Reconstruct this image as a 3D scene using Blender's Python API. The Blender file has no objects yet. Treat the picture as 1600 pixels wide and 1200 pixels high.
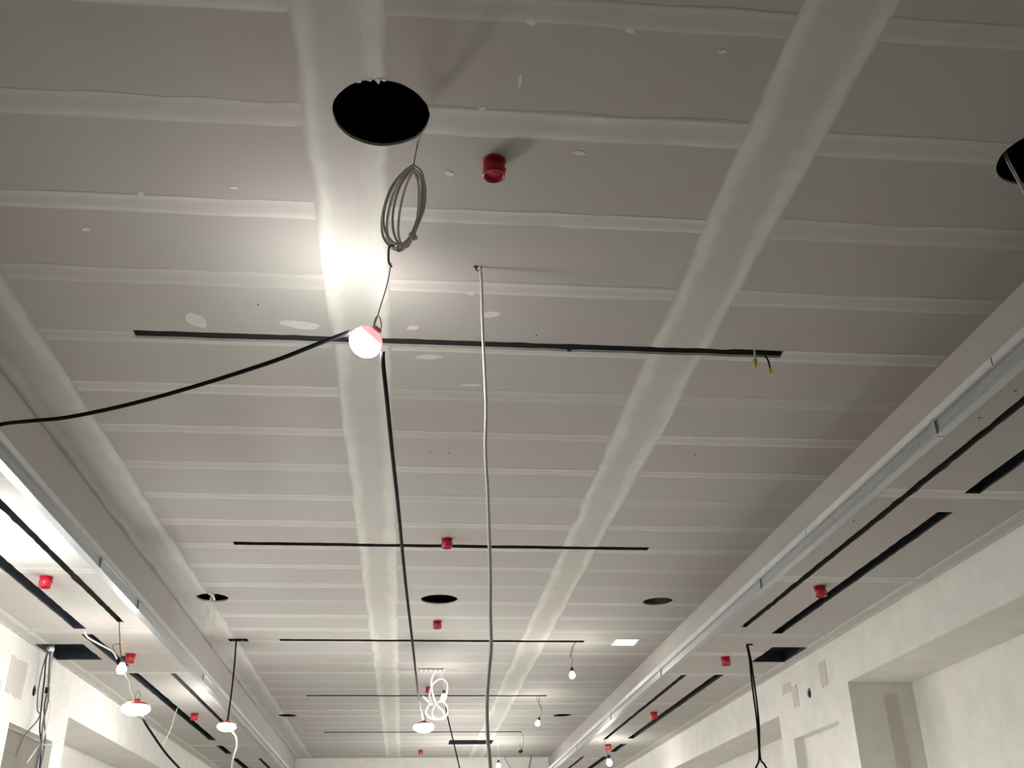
import bpy, bmesh, math, random
from mathutils import Vector, Matrix
random.seed(7)
scene = bpy.context.scene
COL = scene.collection
PI = math.pi

# ------------------------------------------------------------------ camera
YAW, PITCH, ROLL, FPX = math.radians(5.85), math.radians(26.85), math.radians(-1.03), 1590.0
EYE = 1.6
F_ = Vector((math.sin(YAW)*math.cos(PITCH), math.cos(YAW)*math.cos(PITCH), math.sin(PITCH)))
R_ = Vector((math.cos(YAW), -math.sin(YAW), 0))
U_ = R_.cross(F_)
R2 = R_*math.cos(ROLL) + U_*math.sin(ROLL)
U2 = -R_*math.sin(ROLL) + U_*math.cos(ROLL)
cam_d = bpy.data.cameras.new('camera'); cam = bpy.data.objects.new('camera', cam_d); COL.objects.link(cam)
m = Matrix((R2, U2, -F_)).transposed().to_4x4(); m.translation = Vector((0, 0, EYE))
cam.matrix_world = m
cam_d.sensor_width = 36; cam_d.lens = FPX/1600*36; cam_d.clip_start = 0.02; cam_d.clip_end = 100
scene.camera = cam

# ------------------------------------------------------------------ world, exposure
w = bpy.data.worlds.new('world'); scene.world = w; w.use_nodes = True
w.node_tree.nodes['Background'].inputs[0].default_value = (0.5, 0.5, 0.5, 1)
w.node_tree.nodes['Background'].inputs[1].default_value = 0.02
vs = scene.view_settings
vs.view_transform = 'Standard'; vs.look = 'None'; vs.gamma = 1; vs.use_curve_mapping = False
vs.exposure = -0.52
try:
    scene.cycles.use_denoising = True
    scene.cycles.max_bounces = 6; scene.cycles.diffuse_bounces = 5; scene.cycles.glossy_bounces = 2
    scene.cycles.use_adaptive_sampling = True; scene.cycles.adaptive_threshold = 0.03
    scene.cycles.sample_clamp_indirect = 8.0
except Exception:
    pass
# lamp radiances (each lamp is its own emitter, see the lamp builders)
L_NEAR = 230.0      # the tilted lamp close to the camera
L_DOME = 2.6       # light glowing through its red housing
L_DISC = 780.0
L_BULB = 330.0

# ------------------------------------------------------------------ dimensions (metres, camera stands at x=0 y=0)
ZC = EYE + 2.70          # main ceiling
ZS = EYE + 2.10          # lower side ceilings
XL, XR = -3.38, 3.90     # side walls
SL, SR = -2.18, 2.67     # inner edges of the side ceilings
Y0, Y1 = -6.0, 22.85     # room ends
CL, CR = -2.35, 2.98     # sides of the raised ceiling, set back behind the edges of the side ceilings
TH = 0.0125

# ------------------------------------------------------------------ materials
def newmat(name):
    mt = bpy.data.materials.new(name); mt.use_nodes = True
    nt = mt.node_tree; b = nt.nodes['Principled BSDF']
    return mt, nt, b
def N(nt, t, **kw):
    n = nt.nodes.new(t)
    for k, v in kw.items(): setattr(n, k, v)
    return n
def math_node(nt, op, a, b=None, c=None, clamp=False):
    n = nt.nodes.new('ShaderNodeMath'); n.operation = op; n.use_clamp = clamp
    for i, v in enumerate((a, b, c)):
        if v is None: continue
        if hasattr(v, 'is_linked') or hasattr(v, 'links'): nt.links.new(v, n.inputs[i])
        else: n.inputs[i].default_value = v
    return n.outputs[0]
def mixc(nt, fac, a, b):
    n = nt.nodes.new('ShaderNodeMix'); n.data_type = 'RGBA'
    for s, v in ((n.inputs[0], fac), (n.inputs[6], a), (n.inputs[7], b)):
        if isinstance(v, (tuple, list)): s.default_value = (*v, 1) if len(v) == 3 else v
        elif isinstance(v, float): s.default_value = v
        else: nt.links.new(v, s)
    return n.outputs[2]
def noise(nt, scale, detail=3, vec=None, rough=0.55):
    n = nt.nodes.new('ShaderNodeTexNoise'); n.inputs['Scale'].default_value = scale
    n.inputs['Detail'].default_value = detail; n.inputs['Roughness'].default_value = rough
    if vec is not None: nt.links.new(vec, n.inputs['Vector'])
    return n.outputs['Fac']
def ramp(nt, v, lo, hi):
    n = nt.nodes.new('ShaderNodeMapRange'); n.interpolation_type = 'SMOOTHSTEP'
    nt.links.new(v, n.inputs[0]); n.inputs[1].default_value = lo; n.inputs[2].default_value = hi
    return n.outputs[0]

PAPER_A, PAPER_B = (0.400, 0.365, 0.345), (0.390, 0.385, 0.355)
COAT_A, COAT_B = (0.620, 0.605, 0.565), (0.560, 0.560, 0.520)
def gypsum(name, mode):
    """mode 'paper' bare board, 'band' wide taped joint, 'joint' narrow taped joint, 'dab' filler patch, 'wall' skimmed wall"""
    mt, nt, b = newmat(name)
    geo = N(nt, 'ShaderNodeNewGeometry'); pos = geo.outputs['Position']
    tc = N(nt, 'ShaderNodeTexCoord'); oi = N(nt, 'ShaderNodeObjectInfo')
    big = noise(nt, 0.9, 2, pos); mid = noise(nt, 5.0, 4, pos); fine = noise(nt, 60.0, 3, pos)
    paper = mixc(nt, ramp(nt, big, 0.4, 0.6), PAPER_A, PAPER_B)
    coat = mixc(nt, ramp(nt, mid, 0.35, 0.65), COAT_A, COAT_B)
    if mode == 'paper':
        v = math_node(nt, 'MULTIPLY_ADD', oi.outputs['Random'], 0.10, 0.0)
        col = mixc(nt, v, paper, coat)
    elif mode == 'wall':
        white = mixc(nt, ramp(nt, mid, 0.3, 0.7), (0.70, 0.685, 0.645), (0.64, 0.625, 0.585))
        f = ramp(nt, big, 0.5, 0.75)
        f = math_node(nt, 'MULTIPLY', f, 0.35)
        col = mixc(nt, f, white, coat)
    else:
        sep = N(nt, 'ShaderNodeSeparateXYZ'); nt.links.new(tc.outputs['Object'], sep.inputs[0])
        mp = N(nt, 'ShaderNodeMapping'); nt.links.new(pos, mp.inputs['Vector'])
        mp.inputs['Scale'].default_value = (2.0, 9.0, 1.0) if mode == 'joint' else ((9.0, 1.6, 1.0) if mode == 'band' else (9, 9, 9))
        n2 = noise(nt, 1.0, 3, mp.outputs[0])
        if mode == 'dab':
            col = coat
        else:
            a = math_node(nt, 'ABSOLUTE', sep.outputs[1])
            a2 = math_node(nt, 'ADD', a, math_node(nt, 'MULTIPLY', math_node(nt, 'SUBTRACT', n2, 0.5), 0.9))
            ae = math_node(nt, 'ADD', a, math_node(nt, 'MULTIPLY', math_node(nt, 'SUBTRACT', n2, 0.5), 0.5))
            edge = math_node(nt, 'MULTIPLY', math_node(nt, 'SUBTRACT', 1.0, ramp(nt, ae, 0.78, 1.02)), math_node(nt, 'SUBTRACT', 1.0, ramp(nt, a, 0.93, 1.0)))
            if mode == 'band':
                prof = math_node(nt, 'MULTIPLY_ADD', ramp(nt, a2, 0.30, 0.75), 0.60, 0.40)
            else:
                prof = math_node(nt, 'MULTIPLY_ADD', ramp(nt, a2, 0.2, 0.9), 0.45, 0.40)
            rnd = math_node(nt, 'MULTIPLY_ADD', oi.outputs['Random'], 0.75, 0.35)
            if mode == 'band': rnd = math_node(nt, 'MULTIPLY_ADD', oi.outputs['Random'], 0.25, 0.85)
            f = math_node(nt, 'MULTIPLY', math_node(nt, 'MULTIPLY', prof, edge), rnd, clamp=True)
            col = mixc(nt, f, paper, coat)
    # fine sanding relief
    bp = N(nt, 'ShaderNodeBump'); bp.inputs['Strength'].default_value = 0.05; bp.inputs['Distance'].default_value = 0.01
    nt.links.new(fine, bp.inputs['Height']); nt.links.new(bp.outputs[0], b.inputs['Normal'])
    nt.links.new(col, b.inputs['Base Color'])
    b.inputs['Roughness'].default_value = 0.75
    b.inputs['Specular IOR Level'].default_value = 0.25
    return mt
def plain(name, c, rough=0.6, metal=0.0, var=0.12, spec=0.3, scale=14):
    mt, nt, b = newmat(name)
    geo = N(nt, 'ShaderNodeNewGeometry')
    n = noise(nt, scale, 4, geo.outputs['Position'])
    col = mixc(nt, n, tuple(v*(1-var) for v in c), tuple(min(1, v*(1+var)) for v in c))
    nt.links.new(col, b.inputs['Base Color'])
    b.inputs['Roughness'].default_value = rough; b.inputs['Metallic'].default_value = metal
    b.inputs['Specular IOR Level'].default_value = spec
    return mt
def emit(name, c, s, base=None):
    mt, nt, b = newmat(name)
    b.inputs['Base Color'].default_value = (*(base or c), 1)
    b.inputs['Emission Color'].default_value = (*c, 1); b.inputs['Emission Strength'].default_value = s
    return mt
M = dict(
    paper=gypsum('gypsum_board_paper', 'paper'), band=gypsum('wide_joint_compound', 'band'),
    joint=gypsum('narrow_joint_compound', 'joint'), dab=gypsum('filler_compound', 'dab'),
    wall=gypsum('skimmed_wall', 'wall'),
    core=plain('gypsum_core', (0.58, 0.58, 0.55), 0.85),
    lining=plain('slot_shade_dark', (0.045, 0.045, 0.045), 0.8),  # near-black puts the shade of slots and gaps into the colour
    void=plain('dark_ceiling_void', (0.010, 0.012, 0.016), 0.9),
    duct=plain('dark_duct_metal', (0.022, 0.028, 0.036), 0.5, 0.4),
    floor=plain('concrete_floor', (0.40, 0.39, 0.37), 0.8, scale=3),
    raw=plain('raw_grey_board', (0.52, 0.49, 0.44), 0.8, scale=6),
    rawdark=plain('raw_brown_board', (0.17, 0.155, 0.13), 0.8, scale=6),
    metal=plain('galvanised_profile', (0.40, 0.415, 0.425), 0.42, 0.7, 0.18, 0.5, 40),
    red=plain('red_plastic', (0.40, 0.014, 0.028), 0.38, spec=0.5),
    redin=plain('dark_red_plastic', (0.36, 0.010, 0.022), 0.45),
    black=plain('black_cable', (0.006, 0.006, 0.007), 0.7, spec=0.1),
    grey=plain('grey_cable', (0.10, 0.10, 0.105), 0.55),
    white=plain('white_cable', (0.76, 0.75, 0.72), 0.5),
    coil=plain('pale_grey_cable', (0.62, 0.60, 0.53), 0.5),
    brown=plain('brown_wire', (0.10, 0.05, 0.035), 0.5),
    wire=plain('thin_steel_wire', (0.20, 0.19, 0.18), 0.45, 0.6),
    yellow=plain('yellow_connector', (0.55, 0.47, 0.03), 0.4),
    socket=plain('black_bakelite', (0.02, 0.02, 0.02), 0.45),
    screw=plain('dark_screw_head', (0.05, 0.045, 0.045), 0.5, 0.3),
    hook=plain('pink_steel_hook', (0.55, 0.30, 0.33), 0.4, 0.5),
    led=emit('lit_led_diffuser', (1.0, 0.985, 0.95), L_DISC),
    led_near=emit('lit_led_diffuser_near', (1.0, 0.97, 0.93), L_NEAR),
    dome_near=emit('glowing_red_housing', (1.0, 0.26, 0.27), L_DOME, (0.8, 0.2, 0.2)),
    dome=plain('red_lamp_housing', (0.55, 0.07, 0.06), 0.4),
    bulb=emit('lit_bulb_glass', (1.0, 0.97, 0.91), L_BULB),
    panel=emit('lit_led_panel', (1.0, 0.98, 0.94), 3.0),
)

# ------------------------------------------------------------------ mesh helpers
def mesh(name, verts, faces, mats, smooth=False, fm=None):
    me = bpy.data.meshes.new(name)
    me.from_pydata([tuple(v) for v in verts], [], faces)
    for mt in (mats if isinstance(mats, (list, tuple)) else [mats]): me.materials.append(mt)
    if fm:
        for p, i in zip(me.polygons, fm): p.material_index = i
    if smooth:
        for p in me.polygons: p.use_smooth = True
    me.update()
    return me
def link(name, me, loc=(0, 0, 0), parent=None, label=None, scale=None):
    o = bpy.data.objects.new(name, me); COL.objects.link(o); o.location = loc
    if parent: o.parent = parent
    if label: o['label'] = label
    if scale: o.scale = scale
    return o
def tag(o, label, cat, group=None, kind=None):
    o['label'] = label; o['category'] = cat
    if group: o['group'] = group
    if kind: o['kind'] = kind
    return o
def thing(name, label, cat, loc, group=None):
    o = bpy.data.objects.new(name, None); COL.objects.link(o); o.location = loc
    o.empty_display_size = 0.05
    return tag(o, label, cat, group)
class MB:
    """collects geometry in world coordinates"""
    def __init__(s): s.v, s.f, s.m = [], [], []
    def add(s, v, f, mi=0):
        k = len(s.v); s.v += [Vector(p) for p in v]; s.f += [tuple(i+k for i in q) for q in f]; s.m += [mi]*len(f); return s
    def box(s, x0, x1, y0, y1, z0, z1, mi=0):
        v = [(x, y, z) for z in (z0, z1) for y in (y0, y1) for x in (x0, x1)]
        return s.add(v, [(0, 2, 3, 1), (4, 5, 7, 6), (0, 1, 5, 4), (2, 6, 7, 3), (0, 4, 6, 2), (1, 3, 7, 5)], mi)
    def tube(s, pts, r, n=6, sub=5, mi=0):
        P = [Vector(p) for p in pts]
        if sub > 1 and len(P) > 2:
            Q = []
            for i in range(len(P)-1):
                p0 = P[max(i-1, 0)]; p1 = P[i]; p2 = P[i+1]; p3 = P[min(i+2, len(P)-1)]
                for k in range(sub):
                    t = k/sub
                    Q.append(0.5*((2*p1)+(p2-p0)*t+(2*p0-5*p1+4*p2-p3)*t*t+(3*p1-p0-3*p2+p3)*t**3))
            Q.append(P[-1]); P = Q
        v, f = [], []
        up = None
        for i, p in enumerate(P):
            d = (P[min(i+1, len(P)-1)]-P[max(i-1, 0)])
            d = d.normalized() if d.length > 1e-9 else Vector((0, 0, 1))
            if up is None: up = d.orthogonal().normalized()
            up = (up - d*up.dot(d))
            up = up.normalized() if up.length > 1e-6 else d.orthogonal().normalized()
            sd = d.cross(up)
            for k in range(n):
                a = 2*PI*k/n; v.append(p+up*(r*math.cos(a))+sd*(r*math.sin(a)))
        for i in range(len(P)-1):
            for k in range(n):
                f.append((i*n+k, i*n+(k+1) % n, (i+1)*n+(k+1) % n, (i+1)*n+k))
        f.append(tuple(reversed(range(n)))); f.append(tuple(range((len(P)-1)*n, len(P)*n)))
        return s.add(v, f, mi)
    def lathe(s, prof, org, axis=(0, 0, 1), n=18, mi=0, closed=False):
        ax = Vector(axis).normalized(); u = ax.orthogonal().normalized(); w_ = ax.cross(u); O = Vector(org)
        v, f = [], []
        for r, t in prof:
            for k in range(n):
                a = 2*PI*k/n; v.append(O+ax*t+(u*math.cos(a)+w_*math.sin(a))*r)
        for i in range(len(prof)-1):
            for k in range(n):
                f.append((i*n+k, i*n+(k+1) % n, (i+1)*n+(k+1) % n, (i+1)*n+k))
        if prof[0][0] > 1e-5: f.append(tuple(reversed(range(n))))
        if prof[-1][0] > 1e-5: f.append(tuple(range((len(prof)-1)*n, len(prof)*n)))
        return s.add(v, f, mi)
    def build(s, name, mats, parent=None, loc=None, smooth=True, label=None):
        o0 = Vector(parent.location) if parent else Vector(loc or (0, 0, 0))
        if parent and parent.parent: o0 = o0 + parent.parent.location
        me = mesh(name, [p-o0 for p in s.v], s.f, mats, smooth, s.m)
        bm = bmesh.new(); bm.from_mesh(me); bmesh.ops.remove_doubles(bm, verts=bm.verts, dist=1e-6)
        bmesh.ops.recalc_face_normals(bm, faces=bm.faces); bm.to_mesh(me); bm.free()
        return link(name, me, (0, 0, 0) if parent else tuple(o0), parent, label)

# ------------------------------------------------------------------ the setting: floor, walls
o = MB().box(XL-1.2, XR+1.2, Y0, Y1+0.3, -0.1, 0).build('floor', M['floor'], smooth=False)
tag(o, 'grey concrete floor of the unfinished hall', 'floor', kind='structure')
o = MB().box(XL-1.2, XR+1.2, Y1, Y1+0.2, 0, 5.2).build('wall_back', M['wall'], smooth=False)
tag(o, 'pale skimmed end wall at the far end of the hall', 'wall', kind='structure')
o = MB().box(XL-1.2, XR+1.2, Y0-0.2, Y0, 0, 5.2).build('wall_front', M['wall'], smooth=False)
tag(o, 'pale skimmed wall behind the camera', 'wall', kind='structure')

NT = EYE + 1.69      # top of the deep wall niches
PT = EYE + 1.41      # top of the shallow panel in each pier
def side_wall(name, sgn, X, label):
    def bx(mb, d0, d1, y0, y1, z0, z1):
        a, b = X+sgn*d0, X+sgn*d1
        mb.box(min(a, b), max(a, b), y0, y1, z0, z1)
    mb = MB(); D = 0.60
    bx(mb, D, D+0.2, Y0, Y1, 0, 5.2)                 # rear skin = back of the niches
    bx(mb, 0, D, Y0, Y1, NT, 5.2)                    # lintel above the niches
    piers = [(-7.2, -5.3), (0.95, 2.85), (9.02, 10.90), (17.1, 19.0)]
    for a, b in piers:
        a = max(a, Y0)
        if b <= a: continue
        p0, p1 = a+0.34, b-0.34
        if a > 0:
            bx(mb, 0, D, a, p0, 0, NT); bx(mb, 0, D, p1, b, 0, NT)
            bx(mb, 0, D, p0, p1, PT, NT); bx(mb, 0.10, D, p0, p1, 0, PT)
        else:
            bx(mb, 0, D, a, b, 0, NT)
    o = mb.build(name, M['wall'], smooth=False)
    tag(o, label, 'wall', kind='structure')
    return o
WR = side_wall('wall_right', 1, XR, 'pale skimmed wall with deep niches on the right')
WL = side_wall('wall_left', -1, XL, 'pale skimmed wall with deep niches on the left')
def wpatch(wall, X, sgn, y0, y1, z0, z1, mat, name='filler_patch', n=10, jit=0.012, th=0.004, label=None):
    """thin irregular patch on a side wall"""
    cy, cz = (y0+y1)/2, (z0+z1)/2; out = []
    for i in range(4*n):
        t = i/n; k = int(t); u = t-k
        y, z = [(y0+(y1-y0)*u, z0), (y1, z0+(z1-z0)*u), (y1-(y1-y0)*u, z1), (y0, z1-(z1-z0)*u)][k]
        out.append((y+random.uniform(-jit, jit), z+random.uniform(-jit, jit)))
    v = [(X-sgn*th, y, z) for y, z in out]+[(X+sgn*0.003, y, z) for y, z in out]; q = len(out)
    f = [tuple(range(q)), tuple(reversed(range(q, 2*q)))]+[(i, (i+1) % q, q+(i+1) % q, q+i) for i in range(q)]
    return MB().add(v, f).build(name, mat, wall, smooth=False, label=label)
E_ = EYE
wpatch(WR, XR, 1, 10.44, 10.69, E_+1.87, E_+1.96, M['raw'], label='grey unskimmed patch')
wpatch(WR, XR, 1, 10.27, 10.425, E_+1.69, E_+1.90, M['raw'], label='grey unskimmed patch')
wpatch(WR, XR, 1, 9.46, 9.62, E_+1.75, E_+1.97, M['raw'], label='grey unskimmed patch')
wpatch(WL, XL, -1, 9.12, 9.52, E_+1.62, E_+1.92, M['raw'], label='grey unskimmed patch')
wpatch(WL, XL, -1, 9.98, 10.14, E_+1.62, E_+1.95, M['raw'], label='grey unskimmed patch')
# bare board backs of the shallow pier panels and the strip left bare in the far return of the near right niche
wpatch(WL, XL-0.10, -1, 9.37, 10.55, 0.2, PT-0.01, M['rawdark'], 'panel_backing', jit=0.002)
wpatch(WR, XR+0.10, 1, 9.37, 10.30, 0.2, PT-0.05, M['wall'], 'panel_backing', jit=0.002)
MB().box(XR+0.31, XR+0.43, 9.012, 9.03, 0.3, E_+1.575).build('bare_strip', M['raw'], WR, smooth=False, label='grey unskimmed strip')
# box holes in the piers
for wall, X, s, y, z in ((WR, XR, 1, 9.955, E_+1.757), (WL, XL, -1, 9.80, E_+1.745)):
    mb = MB(); mb.lathe([(0.0, 0), (0.034, 0), (0.034, 0.006), (0.0, 0.006)], (X-s*0.005, y, z), (s, 0, 0), 14)
    for p in mb.v: p.z = z+(p.z-z)*1.35
    mb.build('socket_hole', M['void'], wall, label='black cable opening')
    MB().tube([(X-s*0.008, y-0.02, z+0.03), (X-s*0.03, y, z), (X-s*0.012, y+0.02, z-0.03)], 0.004).build('wire_end', M['coil'], wall)

# ------------------------------------------------------------------ the setting: ceilings
SLOT_Y = [1.28, 4.845, 8.39, 11.95, 15.525, 19.16]
holes = []        # (kind, data) cutters of the main ceiling
for y in SLOT_Y:
    hw = 0.040 if y < 9 else 0.048
    holes.append(('rect', (-1.51, 2.025, y-hw, y+hw)))
DISC = [(-0.175, 3.05, 0.185), (2.545, 3.10, 0.185), (-2.61+0.03, 3.10, 0.185),
        (0.265, 10.13, 0.185), (-1.97, 10.135, 0.155), (2.505, 10.135, 0.155), (-1.97, 17.33, 0.155), (2.52, 17.35, 0.155)]
DISC.pop(2)
for d in DISC: holes.append(('disc', d))
holes.append(('rect', (-2.09, -1.87, 11.895, 12.03)))
holes.append(('rect', (0.76, 1.60, 20.2, 20.8)))
holes.append(('rect', (2.385, 2.655, 11.80, 12.13)))
side_holes = {'l': [('rect', (-2.43, -2.375, 1.0, 8.68)), ('rect', (-2.43, -2.375, 10.81, 14.07)), ('rect', (-2.43, -2.375, 17.75, 21.0)),
                    ('rect', (-2.845, -2.745, 2.2, 5.38)), ('rect', (-2.845, -2.745, 5.71, 8.92)), ('rect', (-2.845, -2.745, 9.12, 10.45)), ('rect', (-2.845, -2.745, 10.80, 15.64)),
                    ('rect', (-2.845, -2.745, 16.2, 17.15)), ('rect', (-2.845, -2.745, 17.73, 21.0)), ('rect', (-3.35, -2.93, 9.50, 10.17))],
              'r': [('rect', (2.87, 2.925, 1.0, 8.71)), ('rect', (2.87, 2.925, 10.83, 15.68)), ('rect', (2.87, 2.925, 17.72, 21.0)),
                    ('rect', (3.225, 3.325, 2.0, 5.38)), ('rect', (3.225, 3.325, 5.71, 8.94)), ('rect', (3.225, 3.325, 10.81, 15.62)),
                    ('rect', (3.235, 3.335, 16.18, 17.15)), ('rect', (3.235, 3.335, 17.73, 21.0)), ('rect', (3.42, 3.765, 9.49, 10.17))]}
def outline(h):
    kind, d = h; pts = []
    if kind == 'rect':
        x0, x1, y0, y1 = d
        def run(a, b, L):
            n = max(2, int(L/0.07)); out = []
            for i in range(n):
                t = i/n; j = 0 if i == 0 else random.gauss(0, 0.0016)
                if i and random.random() < 0.05: j += random.choice((-1, 1))*random.uniform(0.003, 0.008)
                out.append((a[0]+(b[0]-a[0])*t, a[1]+(b[1]-a[1])*t, j))
            return out
        for p in run((x0, y0), (x1, y0), x1-x0): pts.append((p[0], p[1]+p[2]))
        for p in run((x1, y0), (x1, y1), y1-y0): pts.append((p[0]+p[2], p[1]))
        for p in run((x1, y1), (x0, y1), x1-x0): pts.append((p[0], p[1]+p[2]))
        for p in run((x0, y1), (x0, y0), y1-y0): pts.append((p[0]+p[2], p[1]))
    else:
        cx, cy, r = d; n = 72; ph = random.uniform(0, 6)
        for i in range(n):
            a = 2*PI*i/n
            rr = r*(1+0.006*math.sin(3*a+ph)+0.005*math.sin(7*a+2*ph)+random.gauss(0, 0.003))
            pts.append((cx+rr*math.cos(a), cy+rr*math.sin(a)))
    return pts
def bbox(pts): return min(p[0] for p in pts), max(p[0] for p in pts), min(p[1] for p in pts), max(p[1] for p in pts)
def prism(pts_list, z0, z1):
    v, f = [], []
    for pts in pts_list:
        k = len(v); n = len(pts)
        v += [(x, y, z0) for x, y in pts]+[(x, y, z1) for x, y in pts]
        f += [tuple(k+i for i in reversed(range(n))), tuple(k+n+i for i in range(n))]
        f += [(k+i, k+(i+1) % n, k+n+(i+1) % n, k+n+i) for i in range(n)]
    return v, f
PENDING = []      # (object, cutter object)
def cut(o, half, outs, z):
    """register the openings that cross this flat piece"""
    ox, oy = o.location.x, o.location.y
    hit = []
    for pts, bb, dk in outs:
        if bb[1] > ox-half[0]-0.01 and bb[0] < ox+half[0]+0.01 and bb[3] > oy-half[1]-0.01 and bb[2] < oy+half[1]+0.01: hit.append((pts, dk))
    if not hit: return
    v, f = prism([p for p, _ in hit], z-0.15, z+0.15)
    fm = [int(dk) for p, dk in hit for _ in range(len(p)+2)]
    c = link('cutter', mesh('cutter', v, f, [M['core'], M['lining']], fm=fm))
    PENDING.append((o, c))
def apply_cuts():
    for o, c in PENDING:
        md = o.modifiers.new('cut', 'BOOLEAN'); md.operation = 'DIFFERENCE'; md.solver = 'EXACT'; md.object = c; md.material_mode = 'TRANSFER'
    dg = bpy.context.evaluated_depsgraph_get(); dg.update()
    new = [(o, bpy.data.meshes.new_from_object(o.evaluated_get(dg))) for o, c in PENDING]
    for o, me in new:
        o.modifiers.clear()
        while len(me.materials) > 3: me.materials.pop()
        o.data = me
    for o, c in PENDING:
        me = c.data; bpy.data.objects.remove(c); bpy.data.meshes.remove(me)
    PENDING.clear()

main_out = [(p, bbox(p), h[0] == 'rect' and h[1][2] > 6) for h, p in ((h, outline(h)) for h in holes)]
# the void above: dark deck and dark sides
mb = MB()
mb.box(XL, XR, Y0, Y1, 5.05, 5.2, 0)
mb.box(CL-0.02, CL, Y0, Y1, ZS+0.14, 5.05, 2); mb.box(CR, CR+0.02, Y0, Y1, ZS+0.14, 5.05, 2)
mb.box(CL, CR, Y0, 0.09, ZC, ZC+TH, 1)
CEIL = mb.build('ceiling', [M['void'], M['wall'], M['paper']], smooth=False)
tag(CEIL, 'raised ceiling of taped plasterboards with slots and round holes', 'ceiling', kind='structure')

ROW0, ROWP = 12.63, 0.5965
rows = [ROW0+ROWP*k for k in range(-21, 18)]
rows = [r for r in rows if r < Y1-0.05]+[Y1]
zones = [CL, -0.315, 1.425, CR]
board_me = {}
def board_mesh(hx, hy):
    k = (round(hx, 3), round(hy, 3))
    if k not in board_me:
        mb = MB().box(-hx, hx, -hy, hy, 0, TH)
        board_me[k] = mesh('plasterboard', mb.v, mb.f, [M['paper']])
    return board_me[k]
for i in range(len(rows)-1):
    for j in range(len(zones)-1):
        hx = (zones[j+1]-zones[j])/2-0.0008; hy = (rows[i+1]-rows[i])/2-0.0008
        o = link('plasterboard', board_mesh(hx, hy), ((zones[j]+zones[j+1])/2, (rows[i]+rows[i+1])/2, ZC), CEIL)
        cut(o, (hx, hy), main_out, ZC)
# taped joints: shallow swelling strips of compound, local y = -1..1 across the strip
def strip_mesh(L, n, th, jit):
    prof = [(-1.0, 0.0), (-0.82, 0.6), (-0.3, 1.0), (0.3, 1.0), (0.82, 0.6), (1.0, 0.0)]
    v, f = [], []; k = len(prof)
    e0 = e1 = 0.0
    for i in range(n+1):
        x = -L/2+L*i/n
        e0 = 0.7*e0+random.uniform(-jit, jit); e1 = 0.7*e1+random.uniform(-jit, jit)
        for a, z in prof:
            e = (e0 if a < 0 else e1)*abs(a)
            v.append((x, a+e*(1 if a > 0 else -1), -0.0006-th*z))
    b0 = len(v)
    for i in range(n+1):
        for a, z in prof: pass
    for i in range(n):
        for j in range(k-1):
            f.append((i*k+j, i*k+j+1, (i+1)*k+j+1, (i+1)*k+j))
    # closed back so that openings can be cut cleanly
    v += [(p[0], p[1], 0.004) for p in v]
    m_ = b0
    f += [tuple(q+m_ for q in reversed(t)) for t in f[:]]
    for i in range(n):
        f.append((i*k, (i+1)*k, m_+(i+1)*k, m_+i*k)); f.append(((i+1)*k+k-1, i*k+k-1, m_+i*k+k-1, m_+(i+1)*k+k-1))
    for j in range(k-1):
        f.append((j+1, j, m_+j, m_+j+1)); f.append((n*k+j, n*k+j+1, m_+n*k+j+1, m_+n*k+j))
    return v, f
def strips(L, n, th, jit, mat, count, name):
    out = []
    for _ in range(count):
        v, f = strip_mesh(L, n, th, jit); out.append(mesh(name, v, f, [mat], False))
    return out
spans = [(-1.985, -0.475), (-0.155, 1.265), (1.585, 2.97)]
joint_me = [strips(b-a, 12, 0.0010, 0.15, M['joint'], 4, 'taped_joint') for a, b in spans]
for i, r in enumerate(rows[1:-1]):
    for j, (a, b) in enumerate(spans):
        hw = random.uniform(0.055, 0.085)
        o = link('taped_joint', random.choice(joint_me[j]), ((a+b)/2, r+random.uniform(-0.012, 0.012), ZC), CEIL, scale=(1, hw, 1))
        cut(o, ((b-a)/2, hw*1.3), main_out, ZC)
BANDL = 3.24
band_me = strips(BANDL, 14, 0.0014, 0.05, M['band'], 4, 'taped_band')
for bx_, bw_ in ((-2.165, 0.182), (-0.315, 0.17), (1.425, 0.17)):
    y = 0.10
    while y < Y1-0.1:
        L = min(BANDL, Y1-y)
        o = link('taped_band', random.choice(band_me), (bx_, y+L/2, ZC), CEIL, scale=(L/BANDL, bw_*random.uniform(0.97, 1.03), 1))
        o.rotation_euler = (0, 0, PI/2)
        cut(o, (0.25, L/2), main_out, ZC)
        y += L
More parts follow.
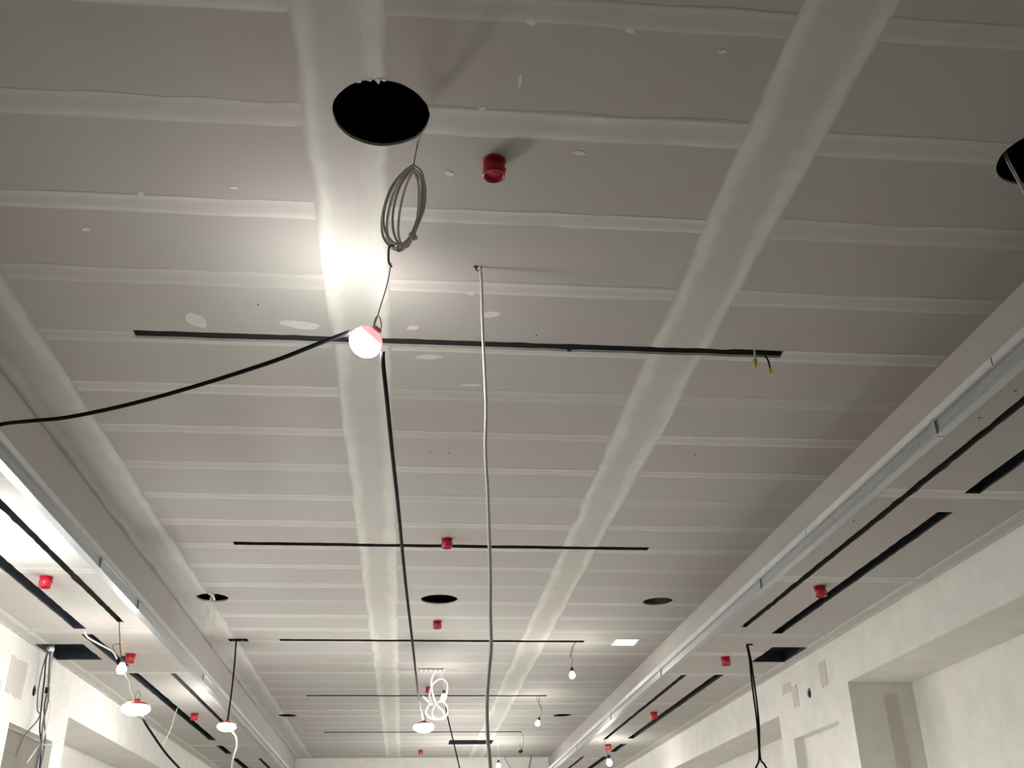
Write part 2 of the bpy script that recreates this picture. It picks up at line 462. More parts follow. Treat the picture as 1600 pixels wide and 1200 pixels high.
# small dabs of filler over the screws
def dab(x, y, rx, ry, parent=CEIL, z=ZC):
    n = 14; v = [(x, y, z-0.0016)]; ph = random.uniform(0, 6)
    for i in range(n):
        a = 2*PI*i/n; q = 1+0.22*math.sin(2*a+ph)+random.uniform(-0.12, 0.12)
        v.append((x+rx*q*math.cos(a), y+ry*q*math.sin(a), z-0.0013))
    for i in range(n):
        v.append((v[1+i][0], v[1+i][1], z+0.002))
    f = [(0, 1+(i+1) % n, 1+i) for i in range(n)]+[(1+i, 1+(i+1) % n, 1+n+(i+1) % n, 1+n+i) for i in range(n)]
    return MB().add(v, f).build('filler_patch', M['dab'], parent, smooth=False)
for x, y, rx, ry in ((-1.16, 4.68, .045, .085), (-0.63, 4.69, .095, .045), (0.62, 3.22, .035, .012), (0.67, 3.02, .04, .012), (0.10, 3.39, .018, .018),
                     (0.36, 4.52, .05, .03), (0.24, 4.32, .02, .02), (-0.04, 4.68, .04, .02), (0.34, 2.83, .008, .03), (0.05, 5.0, .09, .025), (0.30, 5.33, .07, .015),
                     (-1.5, 3.9, .015, .015), (-1.2, 3.62, .014, .014), (-0.8, 3.55, .02, .01), (0.21, 2.99, .012, .012), (1.45, 2.9, .02, .015), (0.7, 2.56, .015, .012), (1.05, 2.63, .012, .012), (0.35, 2.55, .018, .012)):
    dab(x, y, rx, ry)
for x, y in ((0.21, 6.36), (0.09, 6.36), (0.62, 4.72), (-0.82, 4.5), (1.9, 6.3)):
    MB().lathe([(0.0, 0), (0.006, 0), (0.004, 0.004), (0, 0.004)], (x, y, ZC-0.002), (0, 0, 1), 8).build('screw_head', M['screw'], CEIL)
# torn paper on the rim of the near round hole
for a, L in ((1.78, .008), (1.62, .024), (1.5, .008), (2.0, .006)):
    cx, cy, r = DISC[0]; a = -a
    px, py = cx+r*math.cos(a), cy+r*math.sin(a)
    t = Vector((-math.sin(a), math.cos(a), 0)); n = Vector((math.cos(a), math.sin(a), 0)); P0 = Vector((px, py, ZC-0.001))
    v = [P0-t*0.011, P0+t*0.011, P0-n*L+t*0.004, P0+n*0.01]; v += [p+Vector((0, 0, -0.002)) for p in v]
    MB().add(v, [(0, 1, 2), (4, 6, 5), (0, 4, 5, 1), (1, 5, 6, 2), (2, 6, 4, 0), (0, 3, 1), (4, 5, 7)]).build('torn_paper', M['dab'], CEIL, smooth=False)

# linings of the openings (thin boards standing on the back of the ceiling)
def lining(h, parent, z, hgt, mat, t=0.012):
    x0, x1, y0, y1 = h[1]; g = 0.006; mb = MB()
    x0 -= g; x1 += g; y0 -= g; y1 += g
    for a in ((x0-t, x1+t, y0-t, y0), (x0-t, x1+t, y1, y1+t), (x0-t, x0, y0, y1), (x1, x1+t, y0, y1)):
        mb.box(a[0], a[1], a[2], a[3], z+TH*0.2, z+hgt)
    mb.box(x0-t, x1+t, y0-t, y1+t, z+hgt, z+hgt+0.01, 1)
    mb.build('slot_lining', [mat, M['void']], parent, smooth=False)
for h in holes:
    if h[0] == 'rect' and h[1][1]-h[1][0] > 3: lining(h, CEIL, ZC, 0.075, M['lining'])
lining(holes[-3], CEIL, ZC, 0.06, M['void']); lining(holes[-2], CEIL, ZC, 0.12, M['duct'])  # void black paints the shade inside the small rectangular hole

# side ceilings
SIDE = {}
for key, x0, x1, nm, lab in (('l', XL, SL, 'ceiling_left', 'lower plasterboard side ceiling with long slots on the left'),
                             ('r', SR, XR, 'ceiling_right', 'lower plasterboard side ceiling with long slots on the right')):
    outs = [(p, bbox(p), True) for p in (outline(h) for h in side_holes[key])]
    mb = MB(); inner, outer = (SL, XL) if key == 'l' else (SR, XR); s = -1 if key == 'l' else 1
    a, b = inner, inner+s*0.02
    mb.box(min(a, b), max(a, b), Y0, Y1, ZS+TH, ZS+0.072, 0)                     # edge stud behind the metal profile
    mb.box(x0, x1, Y0, 0.0, ZS, ZS+TH, 0)
    a, b = inner+s*0.035, outer
    mb.box(min(a, b), max(a, b), Y0, Y1, ZS+0.135, ZS+0.145, 2)
    mb.box(min(a, a+s*0.02), max(a, a+s*0.02), Y0, Y1, ZS+0.08, ZS+0.135, 1)
    o = mb.build(nm, [M['wall'], M['void'], M['paper']], smooth=False)
    tag(o, lab, 'ceiling', kind='structure'); SIDE[key] = o
    ys = [0.0]+[1.8*k for k in range(1, 13)]+[Y1]
    sb = {}
    for i in range(len(ys)-1):
        hx, hy = (x1-x0)/2-0.0005, (ys[i+1]-ys[i])/2-0.001
        kk = round(hy, 3)
        if kk not in sb:
            q = MB().box(-hx, hx, -hy, hy, 0, TH); sb[kk] = mesh('plasterboard', q.v, q.f, [M['paper']])
        b = link('plasterboard', sb[kk], ((x0+x1)/2, (ys[i]+ys[i+1])/2, ZS), o)
        cut(b, (hx, hy), outs, ZS)
    sj = strips(x1-x0-0.02, 8, 0.0010, 0.08, M['joint'], 3, 'taped_joint')
    for y in ys[1:-1]:
        for dy in ((0,) if abs(y-10.8) > 0.1 and abs(y-9) > 0.1 else ((0,) if y > 10 else (0.0, 0.80))):
            hw = 0.075
            t = link('taped_joint', random.choice(sj), ((x0+x1)/2, y+dy, ZS), o, scale=(1, hw, 1))
            cut(t, ((x1-x0)/2, hw*1.3), outs, ZS)
    # band along the wall
    wb = strips(2.4, 8, 0.0012, 0.05, M['band'], 3, 'taped_band')
    y = 0.0
    while y < Y1-0.1:
        L = min(2.4, Y1-y)
        t = link('taped_band', random.choice(wb), (outer-s*0.085, y+L/2, ZS), o, scale=(L/2.4, 0.085, 1)); t.rotation_euler = (0, 0, PI/2)
        cut(t, (0.1, L/2), outs, ZS)
        y += L
    for h in side_holes[key]:
        wdt = h[1][1]-h[1][0]
        if wdt < 0.08: lining(h, o, ZS, 0.05, M['lining'])
        elif wdt < 0.2: lining(h, o, ZS, 0.10, M['duct'])
        else: lining(h, o, ZS, 0.12, M['duct'])
apply_cuts()
for x, y in ((2.78, 4.35), (2.80, 4.05), (2.76, 5.9)):
    MB().lathe([(0.0, 0), (0.007, 0), (0.005, 0.004), (0, 0.004)], (x, y, ZS-0.002), (0, 0, 1), 8).build('screw_head', M['screw'], SIDE['r'])

# edge trims: galvanised profiles with a gypsum upstand behind
def fascia(nm, key, X, s, joints, label):
    """s points away from the hall's middle"""
    z0 = ZS
    root = bpy.data.objects.new(nm, None); COL.objects.link(root); root.location = (X, 0, z0)
    tag(root, label, 'edge trim', kind='structure')
    def bx(mb, d0, d1, y0, y1, a, b, mi=0):
        p, q = X+s*d0, X+s*d1
        mb.box(min(p, q), max(p, q), y0, y1, z0+a, z0+b, mi)
    ys = [Y0]+joints+[Y1]
    for i in range(len(ys)-1):
        a, b = ys[i]+0.004, ys[i+1]-0.004
        mb = MB()
        bx(mb, -0.006, 0.0, a, b, 0.004, 0.070)            # web facing the hall
        bx(mb, -0.022, 0.0, a, b, 0.064, 0.076)            # bright upper lip
        bx(mb, -0.010, 0.0, a, b, -0.003, 0.006)           # lower bead
        bx(mb, 0.0, 0.045, a, b, -0.0025, 0.0)             # flange under the board
        bx(mb, -0.009, -0.006, a, b, 0.020, 0.024); bx(mb, -0.009, -0.006, a, b, 0.048, 0.051)
        o = mb.build('metal_profile', M['metal'], root, smooth=False)
        # overlap clip at the end of each length
        mb = MB(); bx(mb, -0.018, -0.006, b-0.03, b+0.012, -0.004, 0.085); mb.build('profile_clip', M['metal'], root, smooth=False)
    # gypsum upstand in lengths
    y = Y0
    while y < Y1-0.2:
        L = min(2.5, Y1-y); mb = MB()
        j = random.uniform(-0.004, 0.004)
        bx(mb, 0.016+j, 0.034+j, y+0.003, y+L-0.003, 0.100, 0.150)
        bx(mb, 0.030, 0.034, y, y+L, 0.02, 0.085, 1)  # recess under the upstand, its shadow painted as a dark strip
        mb.build('gypsum_upstand', [M['dab'], M['lining']], root, smooth=False)
        y += L
    return root
fascia('trim_1', 'l', SL, -1, [-1.0, 1.6, 4.5, 7.14, 8.26, 11.2, 14.2, 17.2, 20.2], 'galvanised edge profile along the left side ceiling')
fascia('trim_2', 'r', SR, 1, [-1.0, 1.7, 4.58, 7.49, 10.92, 13.9, 16.9, 19.9], 'galvanised edge profile along the right side ceiling')

# ------------------------------------------------------------------ lamps
def led_lamp(loc, axis, label, r=0.095, near=False, cap=80, group='site lamps with red housings'):
    """work lamp: rounded glowing diffuser towards axis, red cap housing behind it, hanging hook"""
    ax = Vector(axis).normalized(); O = Vector(loc)
    t = thing('site_lamp', label, 'lamp', loc, group)
    h = 0.86 if near else 0.46                         # flatness
    prof = [(r*math.sin(a*PI/12), r*h*math.cos(a*PI/12)) for a in range(0, 12)]+[(0.0, -r*h)]
    prof[0] = (0.0, r*h)
    MB().lathe(prof, O, ax, 20).build('diffuser', M['led_near'] if near else M['led'], t)
    e = 51 if near else cap                             # opening angle of the cap
    R = r*1.06
    cp = [(R*math.sin(math.radians(q)), -R*h*math.cos(math.radians(q))-0.004) for q in (e, e*0.75, e*0.5, e*0.25)]+[(0.0, -R*h-0.004)]
    cp = [(cp[0][0]*0.97, cp[0][1]+0.008)]+[(cp[0][0]*1.05, cp[0][1]+0.004)]+cp
    MB().lathe(cp, O, ax, 20).build('housing', M['dome_near'] if near else M['dome'], t)
    T = R*h+0.003
    MB().lathe([(0.0, -T), (0.022, -T), (0.024, -T-0.012), (0.016, -T-0.020), (0.0, -T-0.020)], O, ax, 12).build('housing_cap', M['hook'] if near else M['dome'], t)
    B = O-ax*(T+0.012); up = Vector((0, 0, 1)); sd = Vector((1, 0.2, 0))
    pts = [B+sd*0.016, B+up*0.02+sd*0.017, B+up*0.055+sd*0.010, B+up*0.066, B+up*0.055-sd*0.010, B+up*0.02-sd*0.017, B-sd*0.016]
    MB().tube(pts, 0.0028, 6, 3).build('hanging_hook', M['hook'] if near else M['wire'], t)
    return t
def bulb_lamp(loc, label, wires, r=0.034, group='bare bulbs on wires', lit=True, mats=('black',), axis=(0, 0, -1)):
    """pear bulb with black socket hanging on loose wires; loc = centre of the bulb"""
    O = Vector(loc); ax = Vector(axis).normalized()
    t = thing('bare_bulb', label, 'bulb', loc, group)
    if lit:
        MB().lathe([(0.0, r*1.0), (r*0.5, r*0.88), (r*0.87, r*0.5), (r, 0.0), (r*0.88, -r*0.5), (r*0.6, -r*1.0), (r*0.42, -r*1.4), (0.0, -r*1.4)], O, ax, 16).build('glass_bulb', M['bulb'], t)
    MB().lathe([(0.0, -r*1.3), (r*0.55, -r*1.3), (r*0.60, -r*1.5), (r*0.55, -r*2.4), (r*0.35, -r*2.8), (0.0, -r*2.8)], O, ax, 12).build('socket', M['socket'], t)
    for k, wr in enumerate(wires):
        MB().tube(wr, 0.0035, 5, 4).build('wire', M[mats[k % len(mats)]], t)
    return t

# nearest lamp, tilted, close under the main ceiling
LAMP = (-0.245, 4.02, 3.832)
led_lamp(LAMP, (-0.63, 0.38, -0.68), 'tilted glowing lamp with pink red housing hanging under the nearest long slot', 0.075, near=True)
# other work lamps; those out of view are added to brighten the hall
led_lamp((-2.086, 8.3, 2.945), (0, 0.0, -1), 'lowest glowing lamp hanging before the left wall', 0.105, cap=62)
led_lamp((-2.004, 11.95, 3.345), (0, -0.1, -1), 'glowing lamp on the long dark cord from the small rectangular ceiling hole', 0.10, cap=62)
led_lamp((0.161, 12.0, 3.340), (0, -0.05, -1), 'glowing lamp at the lower end of the long black middle cable', 0.115, cap=62)
led_lamp((-2.68, 6.36, 3.46), (0.1, 0, -1), 'glowing lamp at the left frame edge under the left side ceiling', 0.086, cap=24)
led_lamp((-2.25, 4.70, 2.60), (0, 0, -1), 'added lamp out of view beyond the left frame edge, below the nearest slot', 0.055)
led_lamp((2.60, 8.72, 2.00), (0, 0, -1), 'added lamp out of view below the split ends of the twin black cable', 0.10, cap=70)
led_lamp((0.905, 17.3, 3.03), (0, 0, -1), 'added lamp out of view at the end of the cable behind the looped white cable', 0.11, cap=50)
led_lamp((0.95, 20.3, 3.0), (0, 0, -1), 'added lamp out of view low before the far end wall', 0.125, cap=45)
led_lamp((-1.71, 11.25, 2.38), (0, 0, -1), 'added lamp out of view at the end of the cable from the lowest left lamp', 0.10)
# bare bulbs
bulb_lamp((-2.335, 8.66, 3.312), 'lit bulb hanging from the end of the narrow slot in the left side ceiling',
          [[(-2.405, 8.62, 3.75), (-2.40, 8.63, 3.66), (-2.388, 8.65, 3.58), (-2.376, 8.66, 3.50), (-2.35, 8.66, 3.40)],
           [(-2.378, 8.66, 3.52), (-2.43, 8.65, 3.50), (-2.40, 8.66, 3.44), (-2.345, 8.66, 3.40)],
           [(-2.378, 8.66, 3.53), (-2.33, 8.66, 3.53), (-2.34, 8.66, 3.46), (-2.335, 8.66, 3.40)]], mats=('black', 'brown', 'yellow'), r=0.038)
bulb_lamp((1.866, 11.95, 3.905), 'lit bulb hanging from the right end of the third long slot',
          [[(1.955, 11.95, 4.34), (1.93, 11.95, 4.29), (1.88, 11.95, 4.23), (1.852, 11.95, 4.14), (1.88, 11.95, 4.09), (1.866, 11.95, 4.04), (1.866, 11.95, 3.99)],
           [(1.915, 11.95, 4.34), (1.90, 11.95, 4.28), (1.885, 11.95, 4.21), (1.87, 11.95, 4.16), (1.85, 11.95, 4.12)]], mats=('grey', 'brown'))
bulb_lamp((1.879, 15.52, 3.90), 'lit bulb hanging from the right end of the fourth long slot',
          [[(1.86, 15.52, 4.34), (1.875, 15.52, 4.28), (1.90, 15.52, 4.21), (1.935, 15.52, 4.10), (1.95, 15.52, 4.05), (1.91, 15.52, 3.99)],
           [(1.90, 15.52, 4.34), (1.915, 15.52, 4.27), (1.91, 15.52, 4.2), (1.96, 15.52, 4.11)]], mats=('grey', 'brown'), axis=(-0.35, 0, -1))
bulb_lamp((1.905, 19.16, 3.93), 'unlit black lamp socket hanging from the end of a far slot',
          [[(2.0, 19.16, 4.34), (2.023, 19.16, 4.28), (2.055, 19.16, 4.17), (2.045, 19.16, 4.06), (2.016, 19.16, 3.985), (1.97, 19.16, 3.95), (1.94, 19.16, 3.94)],
           [(2.016, 19.16, 3.99), (1.995, 19.16, 4.05), (1.99, 19.16, 4.09)]], lit=False, mats=('grey', 'black'), r=0.05, axis=(-0.9, 0, -0.3))
bulb_lamp((2.945, 15.68, 3.365), 'lit bulb hanging beneath the right side ceiling beside a red cap',
          [[(2.895, 15.66, 3.74), (2.898, 15.67, 3.66), (2.905, 15.68, 3.57), (2.918, 15.68, 3.49), (2.94, 15.68, 3.44)]], mats=('grey',), r=0.042)
bulb_lamp((0.432, 13.62, 3.945), 'lit bulb glaring inside the looped white cable',
          [[(0.36, 13.58, 4.30), (0.41, 13.6, 4.20), (0.44, 13.62, 4.10), (0.432, 13.62, 4.03)]], mats=('white',), r=0.034)
bulb_lamp((1.712, 20.5, 3.86), 'lit bulb low down before the far end wall',
          [[(1.70, 20.5, 4.30), (1.715, 20.5, 4.15), (1.712, 20.5, 3.96)]], mats=('white',), r=0.04)
# square lit panel
t = thing('led_panel', 'small square lit panel set into the main ceiling', 'panel light', (2.52, 11.965, ZC))
MB().box(2.395, 2.645, 11.81, 12.12, ZC-0.004, ZC+0.004).build('diffuser', M['panel'], t, smooth=False)
mb = MB()
for a in ((2.375, 2.395, 11.79, 12.14), (2.645, 2.665, 11.79, 12.14), (2.395, 2.645, 11.79, 11.81), (2.395, 2.645, 12.12, 12.14)): mb.box(*a, ZC-0.007, ZC-0.0025)
mb.build('frame', M['white'], t, smooth=False)

# ------------------------------------------------------------------ red sprinkler caps
def cap(x, y, z, label):
    t = thing('sprinkler_cap', label, 'cap', (x, y, z), 'red caps over the sprinkler heads')
    MB().lathe([(0.030, 0.0), (0.043, -0.001), (0.044, -0.034), (0.0475, -0.037), (0.0475, -0.043), (0.0455, -0.046), (0.0455, -0.076), (0.041, -0.078), (0.039, -0.060), (0.0, -0.058)], (x, y, z), (0, 0, 1), 20).build('body', M['red'], t)
    MB().lathe([(0.0, -0.0575), (0.0385, -0.0595), (0.034, -0.066), (0.0, -0.064)], (x, y, z), (0, 0, 1), 20).build('inner_disc', M['redin'], t)
    MB().box(x+0.044, x+0.051, y-0.006, y+0.006, z-0.044, z-0.038).build('pull_tab', M['red'], t, smooth=False)
    MB().lathe([(0.050, 0.0), (0.050, -0.003), (0.040, -0.005), (0.0, -0.005)], (x, y, z), (0, 0, 1), 20).build('ceiling_plate', M['redin'], t)
cap(0.28, 3.30, ZC, 'largest red cap, on the ceiling right of the near round hole')
cap(0.27, 8.20, ZC, 'red cap in front of the second long slot')
cap(0.27, 11.03, ZC, 'red cap between the middle round hole and the third long slot')
cap(0.26, 14.86, ZC, 'red cap behind the looped white cable')
cap(0.24, 21.6, ZC, 'tiny red cap at the far end of the main ceiling')
cap(3.10, 7.40, ZS, 'largest red cap on the right side ceiling, between the two long slots')
cap(3.09, 9.95, ZS, 'red cap beside the black square hole in the right side ceiling')
cap(3.10, 13.25, ZS, 'small red cap between the far slots of the right side ceiling')
cap(3.05, 16.24, ZS, 'farthest red cap on the right side ceiling, above the lit bulb')
cap(-2.60, 7.36, ZS, 'largest red cap on the left side ceiling, between the two long slots')
cap(-2.61, 9.91, ZS, 'red cap on the left side ceiling behind the hanging bulb wires')
cap(-2.63, 13.30, ZS, 'farthest red cap on the left side ceiling')

# ------------------------------------------------------------------ cables
def cable(name, pts, r, mat, label, group=None, cat='cable', n=7, sub=6):
    o = MB().tube(pts, r, n, sub).build(name, M[mat], loc=pts[0])
    return tag(o, label, cat, group)
cable('hanging_cable', [(0.270, 4.08, 4.335), (0.274, 4.08, 4.30), (0.281, 4.08, 4.217), (0.286, 4.08, 3.971), (0.294, 4.08, 3.754), (0.300, 4.08, 3.545), (0.296, 4.08, 3.359), (0.305, 4.08, 3.151), (0.310, 4.08, 2.980),
      (0.314, 4.08, 2.788), (0.313, 4.08, 2.629), (0.315, 4.08, 2.500), (0.304, 4.08, 2.376), (0.298, 4.08, 2.278), (0.300, 4.08, 2.160), (0.309, 4.08, 2.044), (0.311, 4.08, 1.932), (0.30, 4.08, 1.6), (0.305, 4.08, 1.2), (0.30, 4.08, 0.75)],
      0.0075, 'white', 'white cable hanging straight down from the main ceiling', n=8)
cable('power_cable', [(-0.165, 4.02, 3.79), (-0.163, 4.06, 3.75), (-0.149, 4.300, 3.703), (-0.129, 4.800, 3.658), (-0.096, 5.600, 3.602), (-0.057, 6.800, 3.555), (0.003, 8.400, 3.503), (0.065, 10.200, 3.470), (0.102, 11.100, 3.455), (0.140, 11.70, 3.420), (0.158, 11.95, 3.40)],
      0.0105, 'black', 'long black cable running from the tilted lamp into the distance')
cable('power_cable', [(-0.315, 4.02, 3.885), (-0.453, 4.100, 3.867), (-0.633, 4.200, 3.836), (-0.817, 4.300, 3.815), (-1.040, 4.420, 3.795), (-1.273, 4.550, 3.784), (-1.494, 4.62, 3.752), (-1.725, 4.70, 3.736), (-1.892, 4.75, 3.738), (-2.06, 4.80, 3.736), (-2.135, 4.83, 3.70), (-2.20, 4.93, 3.63), (-2.33, 5.3, 3.57), (-2.52, 5.9, 3.565), (-2.66, 6.33, 3.57)],
      0.0105, 'black', 'sagging black cable running from the tilted lamp to the left frame edge')
cable('power_cable', [(-2.06, 8.33, 2.96), (-2.032, 8.350, 2.876), (-1.996, 8.600, 2.788), (-1.946, 8.900, 2.691), (-1.893, 9.200, 2.617), (-1.853, 9.600, 2.546), (-1.80, 10.2, 2.48), (-1.72, 11.2, 2.45)], 0.0095, 'black', 'black cable running down from the lowest left lamp')
cable('power_cable', [(-2.30, 8.58, 3.28), (-2.22, 8.42, 3.20), (-2.17, 8.33, 3.14), (-2.148, 8.30, 3.09), (-2.105, 8.30, 3.01)], 0.006, 'white', 'short pale cable above the lowest left lamp')
cable('lamp_cord', [(-1.985, 11.95, 4.36), (-1.999, 11.950, 4.282), (-1.992, 11.950, 4.080), (-1.990, 11.950, 3.796), (-1.996, 11.950, 3.519), (-2.001, 11.950, 3.41)], 0.0095, 'black', 'dark cord hanging from the small rectangular ceiling hole')
cable('loose_wire', [(-1.99, 12.0, 3.33), (-1.938, 12.200, 3.283), (-1.944, 12.400, 3.206), (-1.999, 12.600, 3.113), (-2.056, 12.900, 3.022), (-2.06, 13.2, 2.95)], 0.010, 'coil', 'pale wire trailing below the lamp on the long dark cord')
cable('power_cable', [(0.45, 13.62, 3.90), (0.496, 14.000, 3.781), (0.552, 14.300, 3.645), (0.627, 14.800, 3.505), (0.733, 15.500, 3.290), (0.82, 16.2, 3.15), (0.9, 17.2, 3.1)], 0.0095, 'black', 'black cable running on from the bulb in the looped white cable')
cable('tie_wire', [(-0.148, 4.08, 4.31), (-0.159, 4.06, 4.184), (-0.187, 4.04, 4.032), (-0.201, 4.02, 3.952), (-0.208, 4.02, 3.925)], 0.003, 'wire', 'thin wire carrying the tilted lamp', cat='wire')

t = thing('ceiling_hook', 'small dark hook in the ceiling holding the hanging white cable', 'hook', (0.262, 4.08, ZC))
MB().tube([(0.255, 4.08, ZC+0.004), (0.255, 4.08, ZC-0.012), (0.262, 4.08, ZC-0.022), (0.274, 4.08, ZC-0.020), (0.282, 4.08, ZC-0.008)], 0.0035, 6, 4).build('hook', M['screw'], t)
MB().lathe([(0, 0), (0.012, 0), (0.010, -0.004), (0, -0.005)], (0.255, 4.08, ZC), (0, 0, 1), 10).build('hook_plate', M['screw'], t)
# bundle on the near round hole
t = thing('cable_coil', 'coiled pale cable hanging from the near round hole', 'cable', (-0.046, 3.2, 4.169), 'pale cable coils at ceiling holes')
MB().tube([(-0.03, 3.215, 4.36), (-0.033, 3.212, 4.30), (-0.040, 3.2, 4.23), (-0.046, 3.2, 4.165)], 0.0035, 6, 5).build('stem', M['coil'], t)
base = [(-0.046, 4.166), (-0.012, 4.130), (0.003, 4.070), (-0.004, 3.950), (-0.048, 3.832), (-0.098, 3.788), (-0.146, 3.832), (-0.158, 3.923), (-0.133, 4.046), (-0.085, 4.135)]
cx = sum(p[0] for p in base)/len(base); cz = sum(p[1] for p in base)/len(base)
for k, (sx, sz, dx, dy) in enumerate(((1.0, 1.0, 0, 0), (0.84, 0.99, 0.006, 0.012), (0.66, 0.97, 0.012, -0.012), (0.92, 1.0, 0.0, -0.02), (0.46, 0.96, 0.016, 0.02), (0.75, 1.01, -0.004, 0.026))):
    pts = [(cx+(x-cx)*sx+dx, 3.2+dy+0.012*math.sin(i*1.3+k), cz+(z-cz)*sz) for i, (x, z) in enumerate(base)]
    MB().tube(pts+[pts[0]], 0.0052, 6, 5).build('cable_loop', M['coil'], t)
MB().tube([(-0.10, 3.2, 3.80), (-0.124, 3.2, 3.793), (-0.127, 3.2, 3.750), (-0.124, 3.2, 3.72), (-0.113, 3.2, 3.702)], 0.0042, 6, 4).build('cable_tail', M['grey'], t)
MB().tube([(-0.095, 3.19, 3.80), (-0.092, 3.19, 3.765), (-0.08, 3.19, 3.775), (-0.065, 3.19, 3.815)], 0.0042, 6, 4).build('cable_tail', M['coil'], t)
MB().lathe([(0, 0), (0.012, 0.002), (0.014, 0.02), (0.011, 0.034), (0, 0.036)], (-0.048, 3.18, 3.842), (0.6, 0, -0.8), 10).build('plug', M['coil'], t)
t = thing('cable_coil', 'thin white wire loop hanging from the small round hole at left', 'cable', (-1.97, 10.1, 4.27), 'pale cable coils at ceiling holes')
for k, dx in enumerate((0, 0.014, -0.012)):
    MB().tube([(-1.955+dx, 10.1, 4.335), (-1.973+dx, 10.1, 4.277), (-1.993+dx, 10.1+0.01*k, 4.188), (-2.004+dx, 10.1, 4.075), (-1.968, 10.1, 3.970+0.006*k), (-1.938-dx, 10.1, 4.032), (-1.934-dx, 10.1+0.01*k, 4.157), (-1.966, 10.1, 4.271)], 0.0035, 5, 5).build('wire_loop', M['white'], t)
MB().tube([(-1.99, 10.02, 4.31), (-1.96, 10.04, 4.305), (-1.955, 10.12, 4.30), (-1.97, 10.25, 4.31)], 0.011, 6, 4).build('wire_knot', M['white'], t)
t = thing('cable_coil', 'thin pale wires hanging from the round hole at the right frame edge', 'cable', (2.408, 3.15, 4.33), 'pale cable coils at ceiling holes')
for dx in (0, 0.012):
    MB().tube([(2.42+dx, 3.16, 4.40), (2.408+dx, 3.15, 4.332), (2.424+dx, 3.15, 4.249), (2.446+dx*.5, 3.15, 4.152), (2.47, 3.15, 4.04), (2.52, 3.15, 3.95)], 0.0035, 5, 5).build('wire', M['coil'], t)
# looped white cable in the middle distance
k_ = 13.6/14.2
t = thing('cable_coil', 'looped white cable hanging from a pale bracket', 'cable', (0.30, 13.6, 4.25), 'pale cable coils at ceiling holes')
def sc(p, dy=0.0): return (p[0]*k_, 13.6+dy, EYE+(p[1]-EYE)*k_)
A = [(0.321, 4.385), (0.285, 4.30), (0.282, 4.171), (0.338, 3.978), (0.425, 3.878), (0.461, 3.82), (0.44, 3.775), (0.376, 3.762), (0.315, 3.80), (0.305, 3.87), (0.372, 3.978), (0.44, 3.985), (0.495, 3.93), (0.511, 3.861), (0.48, 3.79), (0.427, 3.765), (0.33, 3.76), (0.273, 3.779), (0.225, 3.83), (0.219, 3.878), (0.269, 3.970), (0.30, 3.99)]
MB().tube([sc(p, 0.012*math.sin(i)) for i, p in enumerate(A)], 0.014, 7, 5).build('cable_loop', M['white'], t)
B = [(0.30, 3.96), (0.26, 4.05), (0.275, 4.17), (0.33, 4.26), (0.42, 4.30), (0.49, 4.25), (0.505, 4.16), (0.48, 4.06)]
MB().tube([sc(p, 0.02) for p in B], 0.012, 7, 5).build('cable_loop', M['white'], t)
MB().tube([sc(p, -0.02) for p in ((0.17, 4.06), (0.21, 4.02), (0.27, 3.96), (0.30, 3.94))], 0.012, 6, 3).build('cable_tail', M['white'], t)
t = thing('cable_bracket', 'pale perforated bracket strip on the ceiling above the looped cable', 'bracket', (0.25, 13.56, ZC))
MB().box(0.06, 0.45, 13.53, 13.60, ZC-0.022, ZC-0.018).build('plate', M['white'], t, smooth=False)
for i in range(6): MB().box(0.085+i*0.062, 0.12+i*0.062, 13.545, 13.585, ZC-0.0235, ZC-0.0215).build('perforation', M['lining'], t, smooth=False)
for x in (0.08, 0.43): MB().box(x-0.01, x+0.01, 13.53, 13.60, ZC-0.019, ZC).build('spacer', M['white'], t, smooth=False)
# twin cable at the right side ceiling
t = thing('twin_cable', 'pair of black cables hanging beside the square hole in the right side ceiling', 'cable', (2.885, 8.7, 3.69))
MB().tube([(2.885, 8.69, 3.74), (2.885, 8.700, 3.692), (2.864, 8.700, 3.613), (2.885, 8.700, 3.552), (2.911, 8.700, 3.540), (2.955, 8.70, 3.542)], 0.0055, 6, 5).build('pale_wire', M['coil'], t)
MB().tube([(2.902, 8.70, 3.545), (2.905, 8.700, 3.536), (2.915, 8.700, 3.421), (2.911, 8.700, 3.258), (2.912, 8.700, 3.098), (2.914, 8.700, 2.889), (2.897, 8.700, 2.619), (2.858, 8.700, 2.534), (2.84, 8.7, 2.46), (2.72, 8.71, 2.25), (2.62, 8.72, 2.12)], 0.008, 6, 5).build('black_wire', M['black'], t)
MB().tube([(2.93, 8.70, 3.545), (2.915, 8.702, 3.536), (2.926, 8.702, 3.421), (2.930, 8.702, 3.258), (2.934, 8.702, 3.098), (2.930, 8.702, 2.889), (2.907, 8.702, 2.619), (2.935, 8.702, 2.56), (2.96, 8.7, 2.45), (2.80, 8.71, 2.2), (2.64, 8.72, 2.1)], 0.008, 6, 5).build('black_wire', M['black'], t)
MB().tube([(2.90, 8.70, 3.541), (2.92, 8.69, 3.545), (2.955, 8.69, 3.543)], 0.008, 6, 3).build('wire_tie', M['black'], t)
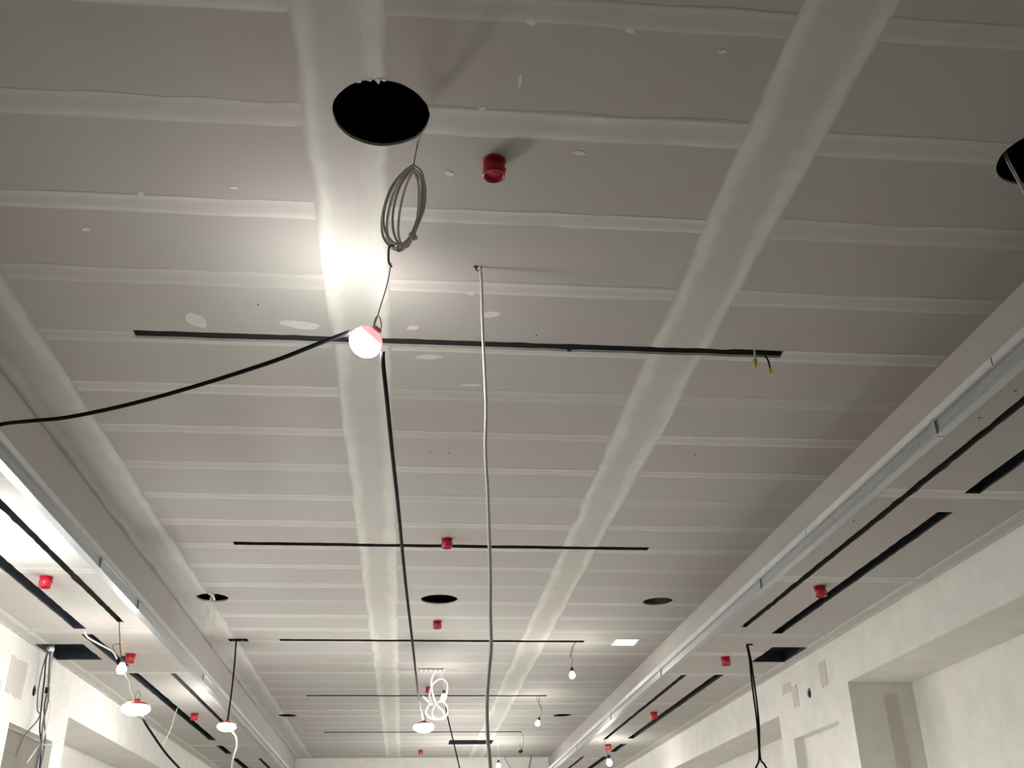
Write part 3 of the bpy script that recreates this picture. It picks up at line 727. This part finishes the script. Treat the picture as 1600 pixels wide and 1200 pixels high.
# bundle out of the square opening in the left side ceiling
q_ = 9.6/9.95
W = [[(-3.353, 3.80), (-3.369, 3.706), (-3.385, 3.513), (-3.381, 3.341), (-3.360, 3.200), (-3.329, 3.155), (-3.350, 3.088), (-3.420, 2.989), (-3.452, 2.896), (-3.47, 2.8)],
     [(-3.341, 3.80), (-3.342, 3.688), (-3.317, 3.484), (-3.286, 3.284), (-3.295, 3.088), (-3.276, 2.896), (-3.279, 2.707), (-3.28, 2.3)],
     [(-3.362, 3.80), (-3.377, 3.659), (-3.357, 3.455), (-3.338, 3.200), (-3.318, 3.033), (-3.281, 2.896), (-3.253, 2.627), (-3.25, 2.2)],
     [(-3.348, 3.80), (-3.327, 3.542), (-3.318, 3.370), (-3.264, 3.228), (-3.267, 3.060), (-3.280, 2.950), (-3.324, 2.858), (-3.380, 2.750)],
     [(-3.338, 3.80), (-3.335, 3.60), (-3.322, 3.42), (-3.325, 3.25), (-3.30, 3.10), (-3.265, 2.95), (-3.262, 2.70), (-3.27, 2.25)]]
t = thing('cable_bundle', 'bundle of grey cables hanging from the square opening in the left side ceiling', 'cable', (-3.23, 9.6, 3.70))
for k, ww in enumerate(W):
    MB().tube([(max(x*q_, XL+0.03), 9.6+0.016*(k-2), EYE+(z-EYE)*q_+0.003) for x, z in ww], 0.0085 if k in (1, 4) else 0.0065, 6, 5).build('cable_strand', M[('grey', 'grey', 'black', 'coil', 'grey')[k]], t)
MB().lathe([(0, 0), (0.020, 0), (0.020, 0.05), (0, 0.05)], (-3.20, 9.6, 3.29), (0.05, 0, 1), 8).build('tape_wrap', M['black'], t)
MB().lathe([(0, 0), (0.030, 0), (0.033, 0.02), (0.030, 0.035), (0, 0.035)], (-3.235, 9.6, 3.655), (0, 0, 1), 10).build('tape_wrap', M['white'], t)
cable('loose_wire', [(-3.16, 9.6, 2.86), (-3.107, 9.6, 2.855), (-3.04, 9.62, 2.88), (-2.99, 9.65, 2.93)], 0.004, 'coil', 'short pale wire sticking out of the grey cable bundle', cat='wire')
cable('loose_wire', [(-2.79, 9.0, 3.72), (-2.779, 9.10, 3.672), (-2.74, 9.3, 3.662), (-2.70, 9.62, 3.662), (-2.70, 9.80, 3.635)], 0.008, 'white', 'white cable drooping along the wide slot of the left side ceiling')
cable('loose_wire', [(-2.75, 12.9, 3.73), (-2.76, 12.85, 3.66), (-2.80, 12.85, 3.45), (-2.86, 12.85, 3.27)], 0.004, 'coil', 'thin pale wire hanging from the far wide slot at left', cat='wire')
cable('loose_wire', [(2.01, 22.55, 4.29), (2.05, 22.55, 4.185), (2.143, 22.55, 4.05), (2.3, 22.55, 3.95)], 0.008, 'wire', 'thin wire hanging by the far end wall, the left one', cat='wire')
cable('loose_wire', [(2.58, 22.55, 4.29), (2.551, 22.55, 4.157), (2.521, 22.55, 4.05), (2.45, 22.55, 3.9)], 0.012, 'grey', 'dark wire hanging by the far end wall, the right one', cat='wire')
# wire tails with yellow connectors at the end of the nearest slot
t = thing('wire_tail', 'pale wire tail with yellow connector at the near slot end', 'wire', (1.862, 4.85, 4.33), 'wire tails at the near slot')
MB().tube([(1.867, 4.85, 4.345), (1.864, 4.845, 4.30), (1.860, 4.84, 4.262)], 0.006, 6, 4).build('wire', M['coil'], t)
MB().lathe([(0, 0.0), (0.011, 0.002), (0.013, -0.02), (0.009, -0.045), (0, -0.048)], (1.858, 4.84, 4.258), (0.1, 0, 1), 8).build('connector', M['yellow'], t)
MB().tube([(1.853, 4.84, 4.215), (1.850, 4.84, 4.195)], 0.003, 5, 1).build('wire_end', M['yellow'], t)
t = thing('wire_tail', 'black wire tail with yellow tip at the near slot end', 'wire', (1.92, 4.85, 4.33), 'wire tails at the near slot')
MB().tube([(1.905, 4.85, 4.345), (1.920, 4.845, 4.292), (1.934, 4.84, 4.25), (1.938, 4.84, 4.20)], 0.005, 6, 4).build('wire', M['black'], t)
MB().lathe([(0, 0.0), (0.008, 0.002), (0.009, -0.02), (0.005, -0.035), (0, -0.036)], (1.938, 4.84, 4.205), (0.1, 0, 1), 8).build('connector', M['yellow'], t)
